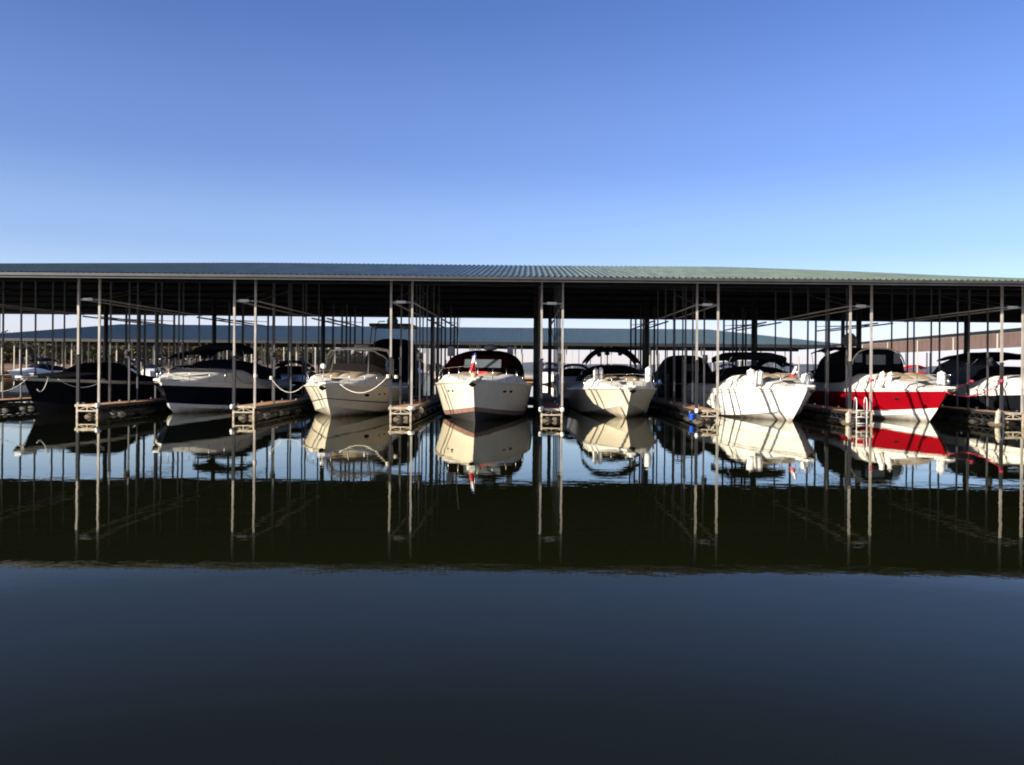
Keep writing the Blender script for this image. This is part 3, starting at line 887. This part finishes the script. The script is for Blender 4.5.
# 5 with scalloped bimini
b5, H5 = make_boat('motorboat', 'cream white cruiser with a black arched bimini edged with small round covers', 4.3, 36.1, R(3), L=9.8, B=3.55, Fb=1.32, Fa=1.05, th=.46, tw=.40, full=1.8, cz=.45, rake=1.3,
    bands=[(0, 1, 'cream')], bot='cream', rubm='white', pads='tan', group=G1,
    cover=(4.2, 9.2, 1.38, 1.72, .6, 'canvas'), bimini=(5.0, 6.6, 1.3, 3.12, .62, 'canvas', 1.8), bth=.11)
for k, x in enumerate((-.7, -.3, .3, .7)):
    mb = MB(); mb.lathe([(.01, -.07), (.1, -.05), (.1, .05), (.01, .07)], (x, 4.95, 2.86 - .16 * abs(x)), 12, None, 'Y'); mb.build('round_cover', M['canvas'], b5)
# 6 white with double fender
b6, H6 = make_boat('motorboat', 'white cruiser angled in its slip with flat black bimini and large white side', 11.2, 34.8, R(9), L=10.0, B=3.6, Fb=1.42, Fa=1.15, th=.52, tw=.38, rake=1.35,
    bands=[(0, .30, 'white'), (.30, .34, 'cream'), (.34, .83, 'white'), (.83, .86, 'stripe'), (.86, 1, 'white')], bot='white', rubm='white', pads='tan', group=G1,
    cover=(4.0, 9.4, 1.42, 1.72, .6, 'canvas'), bimini=(4.6, 7.2, 1.3, 2.92, .16, 'canvas', 1.8), bth=.24, bexp=7)
# 7 red
b7, H7 = make_boat('motorboat', 'red hulled cruiser with white foredeck and white bottom', 16.95, 35.1, R(6), L=10.4, B=3.7, Fb=1.40, Fa=1.2, th=.60, tw=.40, rake=1.3, cz=.26,
    bands=[(0, .19, 'white'), (.19, .90, 'red'), (.90, 1, 'white')], bot='white', rubm='white', pads='tan', group=G1,
    ports=[(-1, .17, .62, .13), (-1, .3, .6, .11)], cover=(4.3, 6.0, 1.45, 1.75, .5, 'maroon'),
    enclosure=([(5.6, 1.3, 1.7, 1.42), (5.75, 1.34, 1.7, 1.46), (6.6, 1.36, 1.7, 1.5), (8.2, 1.36, 1.6, 1.56), (9.4, 1.3, 1.5, 1.5)], 'canvas', [(-.6, .35, 2.4, 2.86), (-1.15, -.8, 2.5, 2.9), (.75, 1.08, 2.45, 2.95)]))
mb = MB(); mb.tube([(-1.33 * math.copysign(abs(math.cos(PI * k / 20)) ** .62, math.cos(PI * k / 20)), 5.58, 1.7 + 1.46 * math.sin(PI * k / 20) ** .62) for k in range(2, 19)], .035, 6); mb.build('canopy_edge', M['cream'], b7)
# 8 dark boat right edge
b8, H8 = make_boat('motorboat', 'black hulled boat with white deck stripe and grey canvas side curtains at the right edge', 22.3, 34.9, R(2), L=10.4, B=3.7, Fb=1.5, Fa=1.2, th=.5, tw=.36,
    bands=[(0, .62, 'black'), (.62, .66, 'white'), (.66, .78, 'black'), (.78, 1, 'white')], bot='black', rubm='white', pads=False, group=G1,
    cover=(3.9, 6.2, 1.5, 1.8, .6, 'canvas'), bimini=(5.0, 8.8, 1.5, 3.05, .3, 'canvas', 1.8),
    enclosure=([(7.4, 1.55, 1.2, 1.2), (8.2, 1.58, 1.1, 1.85), (9.2, 1.6, 1.0, 1.7), (9.9, 1.6, .9, 1.2)], 'greycanvas', None))

# bits that rest on the boats
def fender(px, py, D, h, label, r=.13, tilt=0.0, cat='fender', group='white fenders stowed upright on foredecks'):
    c = at(px, py, D)
    t = thing('fender', label, cat, c, 0, group)
    t.rotation_euler = (0, tilt, 0)
    mb = MB(); mb.lathe([(.03, -h / 2 - .02), (r * .55, -h / 2 - .005), (r * .85, -h / 2 + .02), (r, -h / 2 + .06), (r, -h / 2 + .07), (r, h / 2 - .07), (r, h / 2 - .06), (r * .88, h / 2 - .015), (r * .6, h / 2 + .01), (.05, h / 2 + .02), (.04, h / 2 + .045)], (0, 0, 0), 14)
    mb.build('body', M['grimy'] if 'hanging' in group else M['fender'], t)
    mb = MB(); mb.tube([(0, 0, h / 2 + .06), (0, .03, h / 2 + .07), (0, .08, h / 2 - .06)], .012, 5); mb.build('lanyard', M['rope'], t)
    return t
fender(595.6, 375, 38.6, .52, 'left one of the fender pair on the bow of the boat with the arched bimini', .1)
fender(600.8, 374.5, 38.7, .54, 'right one of the fender pair on the bow of the boat with the arched bimini', .1)
fender(648.5, 375, 37.7, .62, 'single fender on the right rail of the boat with the arched bimini', .14)
fender(751.5, 377, 36.4, .6, 'left one of the fender pair on the angled white cruiser', .17, -.12)
fender(759, 378, 36.3, .58, 'right one of the fender pair on the angled white cruiser', .17, .12)
fender(806, 384, 35.6, .8, 'thick fender at the right bow of the angled white cruiser', .19)
fender(881, 379.5, 37.2, .62, 'left leaning fender of the pair on the red hulled boat', .115, .28)
fender(889, 380, 37.2, .62, 'right leaning fender of the pair on the red hulled boat', .115, .28)
fender(941.5, 381, 36.0, .72, 'square shouldered fender at the right bow of the red hulled boat', .17)
f_ = fender(998, 417.5, 34.05, .52, 'grimy white fender hanging on the corner of the right edge finger dock', .1, .1, group='fenders hanging at the water off dock ends')
f_ = fender(848.5, 418, 34.1, .4, 'stained fender hanging beside the swim ladder', .11, 0, group='fenders hanging at the water off dock ends')
f_ = fender(421, 411, 34.9, .22, 'short round fender on the side of the dock right of the cream cruiser', .1, 0, group='fenders hanging at the water off dock ends')

# flags
def flag(px, py, D, h, label, bands, staff):
    c = at(px, py, D)
    t = thing('flag', label, 'flag', c)
    mb = MB(); mb.tube([(0, 0, 0), (.02, 0, staff)], .012, 5); mb.build('staff', M['chrome'], t)
    rows = []
    for i in range(9):
        u = i / 8; r = []
        for j in range(7):
            v = j / 6
            r.append((.02 - (.10 + .20 * (1 - u)) * v + .02 * math.sin(u * 5) * v, .045 * math.sin(v * 7 + u * 3), staff - h + h * u - .12 * v * (1 - u) - .03 * v))
        rows.append(r)
    mb = MB(); mb.grid(rows, None, True, matf=lambda i, j: M[bands[min(int(i / 8 * len(bands)), len(bands) - 1)]]); mb.build('cloth', None, t)
    return t
flag(475.5, 377, 33.3, .62, 'small red white and blue flag drooping on the bow staff', ['flagred', 'flagred', 'flagwhite', 'flagwhite', 'flagblue'], .92)
flag(796.5, 381, 35.0, .36, 'small white flag with red lower corner on the angled white cruiser', ['flagred', 'flagwhite', 'flagwhite'], .6)

# mooring ropes
def rope(label, pts, r=.013, m='rope'):
    mb = MB(); mb.tube(pts, r, 5); o = mb.build('mooring_rope', M[m]); tag(o, label, 'rope', 'mooring ropes'); return o
rope('rope sagging from the black covered boat bow to the left frame edge', sag(at(-30, 378, 34.5), at(28, 378, 35.4), .55))
rope('rope sagging across the black covered boat hull to the dock post', sag(at(58, 379, 35.2), at(105, 379, 36.8), .35))
rope('short rope loop hanging from the black covered boat bow', sag(at(37, 389, 35.0), at(48, 378, 35.2), .28), .014)
rope('rope from the post beside the navy boat to the cream cruiser bow', sag(at(271, 378, 36.8), at(303, 386, 36.5), .42))
rope('pale rope hanging across the front of the cream cruiser', sag(at(340, 384, 35.0), at(388, 376, 34.3), .5), .016)
rope('upper red rope strung from the red hulled boat to a dock post', sag(at(944, 389, 35.2), at(973, 381, 36.8), .06), .02, 'redrope')
rope('lower red rope sagging from the red hulled boat to the right edge dock', sag(at(944, 391, 35.2), at(1003, 381, 34.3), .38), .02, 'redrope')
rope('pair of lines running from the angled white cruiser bow to the dock', sag(at(720, 395, 36), at(718, 385, 34.3), .1), .012)
# rope coils and white line hitches at dock posts
for px, py, D, lab in ((271, 378, 36.75, 'white rope hitch on the post right of the navy boat'), (388, 376.5, 34.1, 'white rope hitch on the post beside the cream cruiser'), (396, 377, 36.7, 'white rope hitch on the second post beside the cream cruiser'),
                       (255, 376, 34.15, 'white rope hitch on the front post right of the navy boat')):
    c = at(px, py, D); mb = MB()
    for k in range(4): mb.tube([(c.x + .066 * math.cos(a * PI / 5), c.y + .066 * math.sin(a * PI / 5) + .08, c.z - .05 + k * .035) for a in range(10)], .02, 5, None, True)
    o = mb.build('rope_hitch', M['rope']); tag(o, lab, 'rope', 'rope hitches')
for px, py, D, lab in ((1003, 380.5, 34.1, 'red rope hitch on the right edge dock post'), (973, 381, 36.7, 'red rope hitch on the inner right dock post'), (873, 380, 34.1, 'red rope hitch on the post in front of the red boat')):
    c = at(px, py, D); mb = MB()
    for k in range(3): mb.tube([(c.x + .066 * math.cos(a * PI / 5), c.y + .066 * math.sin(a * PI / 5) + .08, c.z - .05 + k * .035) for a in range(10)], .02, 5, None, True)
    o = mb.build('rope_hitch', M['redrope']); tag(o, lab, 'rope', 'rope hitches')

# corner wheels / bumpers on dock ends
def corner(x, sx, label, r=.13):
    t = thing('dock_bumper', label, 'bumper', (x + sx * (HW + .02), FD - .1, GZ - .02), 0, 'white bumpers on dock corners')
    mb = MB(); mb.lathe([(r * .6, -.09), (r, -.06), (r, .06), (r * .6, .09)], (0, 0, 0), 14); mb.build('wheel', M['fender'], t)
    mb = MB(); mb.box(-.03, .03, -.03, .08, -.12, .12); mb.build('bracket', M['steeldark'], t)
for i, sx, s_ in ((1, 1, 'right corner of the dock beside the black covered boat'), (2, -1, 'left corner of the dock beside the navy boat'), (3, 1, 'right corner of the dock beside the cream cruiser'),
              (4, 1, 'right corner of the red brown decked dock'), (4, -1, 'left corner of the red brown decked dock'), (5, -1, 'left corner of the dock with the blue bucket')):
    corner(FX[i], sx, 'white round bumper on the ' + s_, .075 if i != 3 else .13)
# blue bucket
c = at(692, 417, 34.05); t = thing('bucket', 'bright blue bucket hanging low on the dock end', 'bucket', c)
mb = MB(); mb.lathe([(.08, -.13), (.09, -.12), (.115, .1), (.125, .11), (.125, .13), (.1, .13), (.08, -.1)], (0, 0, 0), 16); mb.build('body', M['blue'], t)
mb = MB(); mb.tube([(.12 * math.cos(a * PI / 8), 0, .12 + .16 * math.sin(a * PI / 8)) for a in range(9)], .008, 5); mb.build('handle', M['chrome'], t)
# coil of hose / boards near it
# swim ladder
lx = FX[6] - .02
t = thing('swim_ladder', 'stainless swim ladder with looped handles on the dock end before the red boat', 'ladder', (lx, FD - .14, 0))
for sx in (-1, 1):
    x = sx * .2
    mb = MB(); mb.tube([(x, 0, -.6), (x, 0, .9), (x, .05, 1.02), (x, .14, 1.06), (x, .24, 1.0), (x, .28, .88), (x, .28, .5)], .02, 7); mb.build('side_rail', M['box'], t)
for z in (-.3, 0.04, .3, .55):
    mb = MB(); mb.tube([(-.2, 0, z), (.2, 0, z)], .018, 6); mb.build('rung', M['box'], t)

# radar things on the canopy of boat 4
for x, nm, lab in ((-1.55, 'speaker_pod', 'left one'), (1.1, 'speaker_pod', 'right one')):
    mb = MB(); mb.box(x - .13, x + .13, 5.9, 6.1, 2.6, 3.02); mb.build('spotlight', M['radome'], b4)
mb = MB(); mb.lathe([(.1, 0), (.28, .03), (.3, .12), (.22, .24), (.06, .28)], (.2, 6.3, 2.87), 18); mb.build('radar_dome', M['radome'], b4)
mb = MB(); mb.tube([(.85, 6, 2.9), (.85, 6, 3.08)], .02, 5); mb.lathe([(.2, 0), (.2, .04)], (.85, 6, 3.07), 12); mb.build('dish', M['radome'], b4)
mb = MB(); mb.tube([(-1.25, 6, 2.8), (-1.15, 6.1, 4.3)], .012, 5); mb.build('antenna', M['box'], b4)
# red cushion on boat 4
mb = MB(); mb.box(-.32, .32, 2.9, 3.2, 1.84, 1.94); mb.build('red_cushion', M['flagred'], b4)
# windlass lump
mb = MB(); mb.lathe([(.14, 0), (.16, .05), (.1, .12), (.14, .2), (.05, .24)], (0, .25, 1.66), 12); mb.lathe([(.1, 0), (.12, .1), (.05, .16)], (.2, .1, 1.62), 10); mb.build('windlass', M['tan'], b4)
# spotlight on boat 3 rail
mb = MB(); mb.lathe([(.03, -.1), (.12, -.06), (.12, .04), (.02, .08)], (-.85, 2.9, 2.1), 12, None, 'Y'); mb.tube([(-.85, 2.9, 1.7), (-.85, 2.9, 2.02)], .02, 5); mb.build('spotlight', M['fender'], b3)
# anchors roller on 5
mb = MB(); mb.lathe([(.05, -.2), (.12, -.15), (.13, .1), (.06, .16)], (0, .2, 1.47), 12, None, 'Y'); mb.build('anchor_ball', M['fender'], b5)

# ------------------------------------------------------------------ boats across the walkway
G2 = 'boats moored on the far side of the walkway'
# flybridge boat
fb, HF = make_boat('motor_yacht', 'dark tall flybridge boat with radar dome behind the cream cruiser', -7.95, 48.3, R(0), L=8.0, B=3.6, Fb=1.9, Fa=1.6, th=.3, bands=[(0, 1, 'greyhull')] if False else [(0, 1, 'black')],
    deckm='black', rubm='black', pads=False, pulpit=False, rail=False, group=G2, rake=.6, cat='motor yacht',
    enclosure=([(1.4, 1.3, 1.8, .5), (2.0, 1.6, 1.7, 1.35), (2.4, 1.5, 1.7, 2.05), (4.5, 1.45, 1.7, 2.1), (6.5, 1.3, 1.7, 1.9)], 'canvas', None))
mb = MB(); mb.box(-1.22, 1.15, 1.8, 5.2, 4.44, 4.6); mb.build('hardtop', M['steeldark'], fb)
for x in (-1.1, -.85, 1.0):
    mb = MB(); mb.tube([(x - (.12 if x < 0 else -.12), 1.9, 3.0), (x, 2.1, 4.46)], .035, 6); mb.build('hardtop_leg', M['radome'], fb)
mb = MB(); mb.lathe([(.14, 0), (.31, .06), (.33, .2), (.26, .38), (.08, .46)], (0.0, 2.6, 4.59), 18); mb.build('radar_dome', M['radome'], fb)
for x in (-.85, .85):
    mb = MB(); mb.lathe([(.05, -.1), (.12, -.08), (.12, .08), (.05, .1)], (x, 1.75, 4.36), 12, None, 'Y'); mb.build('spotlight', M['radome'], fb)
mb = MB(); mb.tube([(-.75, 2, 4.58), (-.7, 2.1, 4.72), (-.35, 2.1, 4.73)], .03, 5); mb.build('horn', M['chrome'], fb)
# a side wing of the yacht's cabin
mb = MB(); mb.box(-2.1, -1.3, 1.9, 3.2, 3.0, 3.35); mb.build('cabin_wing', M['box'], fb)

def rear_boat(label, X, D, yaw=0, hullm='black', top=2.9, capm='canvas', deck='black', L=7.6, B=3.0, bim=True, group=G2, F=1.3, cov=.55):
    return make_boat('motorboat', label, X, D, yaw, L=L, B=B, Fb=F, Fa=F - .25, th=.35, tw=.38, bands=[(0, .2, hullm), (.2, 1, hullm)], bot='bottom', deckm=deck, rubm=deck, pads=False, pulpit=False,
        rail=False, group=group, rake=1.0, cover=(L * .4, L * .92, B * .4, F + .3, cov, capm), bimini=((L * .45, L * .72, B * .38, top, .35, capm, F + .2) if bim else None), detail=False, cleats=False)
rear_boat('dark boat with low black bimini seen left of the navy hulled boat', -20.7, 49.3, 0, top=2.95)
rear_boat('small black boat with pale foredeck just right of the navy boat', -14.5, 49.3, 0, top=2.45, deck='cream', B=2.6)
rear_boat('small white boat bow glimpsed left of the boat with the arched bimini', 2.9, 49.4, 0, 'white', top=2.4, deck='deck', B=2.4)
rd, HR = make_boat('motorboat', 'dark boat fully enclosed in black canvas, left of the angled white cruiser', 9.2, 47.9, 0, L=8.0, B=3.3, Fb=1.35, Fa=1.1, th=.35, bands=[(0, 1, 'black')], deckm='black', rubm='radome', pads=False,
    pulpit=False, rail=False, group=G2, rake=.8, enclosure=([(.9, 1.1, 1.3, .3), (1.6, 1.4, 1.25, 1.2), (2.5, 1.45, 1.2, 1.72), (4.5, 1.4, 1.2, 1.75), (6.8, 1.35, 1.1, 1.2)], 'canvas', [(-.45, .5, 2.0, 2.42)]))
mb = MB(); mb.tube([(-.4, 3, 2.9), (-.4, 3, 3.25)], .03, 5); mb.lathe([(.3, 0), (.34, .06), (.2, .14)], (-.3, 3, 3.2), 14); mb.build('radar_dome', M['radome'], rd)
rear_boat('white boat between the angled white cruiser and the red boat', 15.3, 49.2, R(4), 'white', top=2.75, deck='deck', B=2.8)
mb_t, HH = make_boat('motorboat', 'dark boat with a round grey radar dome behind the red hulled boat', 18.6, 47.9, 0, L=7.8, B=3.4, Fb=1.5, Fa=1.2, th=.35, bands=[(0, 1, 'black')], deckm='greycanvas', rubm='black', pads=False, pulpit=False, rail=False,
    group=G2, rake=.9, bimini=(2.5, 5.2, 1.35, 3.5, .25, 'canvas', 1.9), cover=(2.6, 6.8, 1.4, 1.8, .7, 'canvas'))
mb = MB(); mb.lathe([(.12, 0), (.36, .08), (.4, .3), (.36, .6), (.2, .8), (.05, .84)], (0.35, 3.4, 3.5), 20); mb.build('radar_dome', M['radome'], mb_t)

# far boats by the second shed
G3 = 'distant boats by the second shed'
for k, (px, D, hm, lab) in enumerate(((8, 96, 'white', 'low white boat far off at the left frame edge'), (150, 104, 'white', 'tiny white boat far behind the gap left of the navy boat'), (118, 108, 'white', 'tiny white boat far behind the black covered boat'),
        (78, 106, 'cream', 'tiny cream boat glimpsed over the black boat cover'), (555, 110, 'white', 'tiny white boat far behind the central dock posts'), (650, 106, 'black', 'tiny dark boat far behind the gap right of the arched bimini boat'),
        (738, 100, 'white', 'tiny white boat seen through the flat bimini of the angled cruiser'), (832, 90, 'white', 'tiny white boat far behind the swim ladder dock'), (930, 92, 'white', 'tiny white boat with red canvas far behind the red boat'), (962, 98, 'white', 'tiny white boat far behind the right edge ropes'))):
    X = (px - 528) * D / 870
    rear_boat(lab, X, D, R((k * 37) % 40 - 20), hm, top=2.8, deck='deck' if hm != 'black' else 'black', capm='redp' if 'red canvas' in lab else 'bluecanvas', B=2.8, bim=(k % 2 == 0 or 'red canvas' in lab), group=G3)

# dock power pedestals on the walkway
pp = thing('power_pedestal', 'x', 'pedestal', (0, 46.9, GZ), 0, 'utility pedestals along the walkway')
mb = MB(); mb.box(-.1, .1, -.08, .08, 0, 1.35); mb.build('cabinet', M['greycanvas'], pp)
mb = MB(); mb.lathe([(.13, 0), (.15, .04), (.11, .18), (.03, .22)], (0, 0, 1.35), 12); mb.build('cap', M['rubber'], pp)
mb = MB(); mb.tube([(.11 * math.cos(a * PI / 6) , -.1, .8 + .17 * math.sin(a * PI / 6)) for a in range(12)], .025, 5, None, True); mb.build('hose_coil', M['rubber'], pp)
names = ['at the left edge', 'behind the black covered boat', 'right of the navy hulled boat', 'right of the cream cruiser', 'behind the red brown decked dock', 'behind the dock with the blue bucket', 'behind the swim ladder dock', 'behind the right edge dock']
for i, x in enumerate(FX):
    p = pp if i == 0 else copy_tree(pp)
    p.location.x = x + .9 * (1 if i % 2 else -1) * .5; p['label'] = 'slim dark utility pedestal on the walkway ' + names[i]
# small meter boxes at the post heads
mbx = thing('meter_box', 'x', 'utility box', (0, FD + 2.6, 2.55), 0, 'dark meter boxes clamped on the second posts')
mb = MB(); mb.box(-.1, .1, -.14, -.02, -.17, .17); mb.build('case', M['steeldark'], mbx)
mb = MB(); mb.lathe([(.1, -.06), (.11, 0), (.08, .03)], (0, -.16, .02), 12, None, 'Y'); mb.build('dial', M['rubber'], mbx)
for i, x in enumerate(FX):
    p = mbx if i == 0 else copy_tree(mbx)
    p.location.x = x + HW; p['label'] = 'dark meter box clamped high on the post ' + names[i]
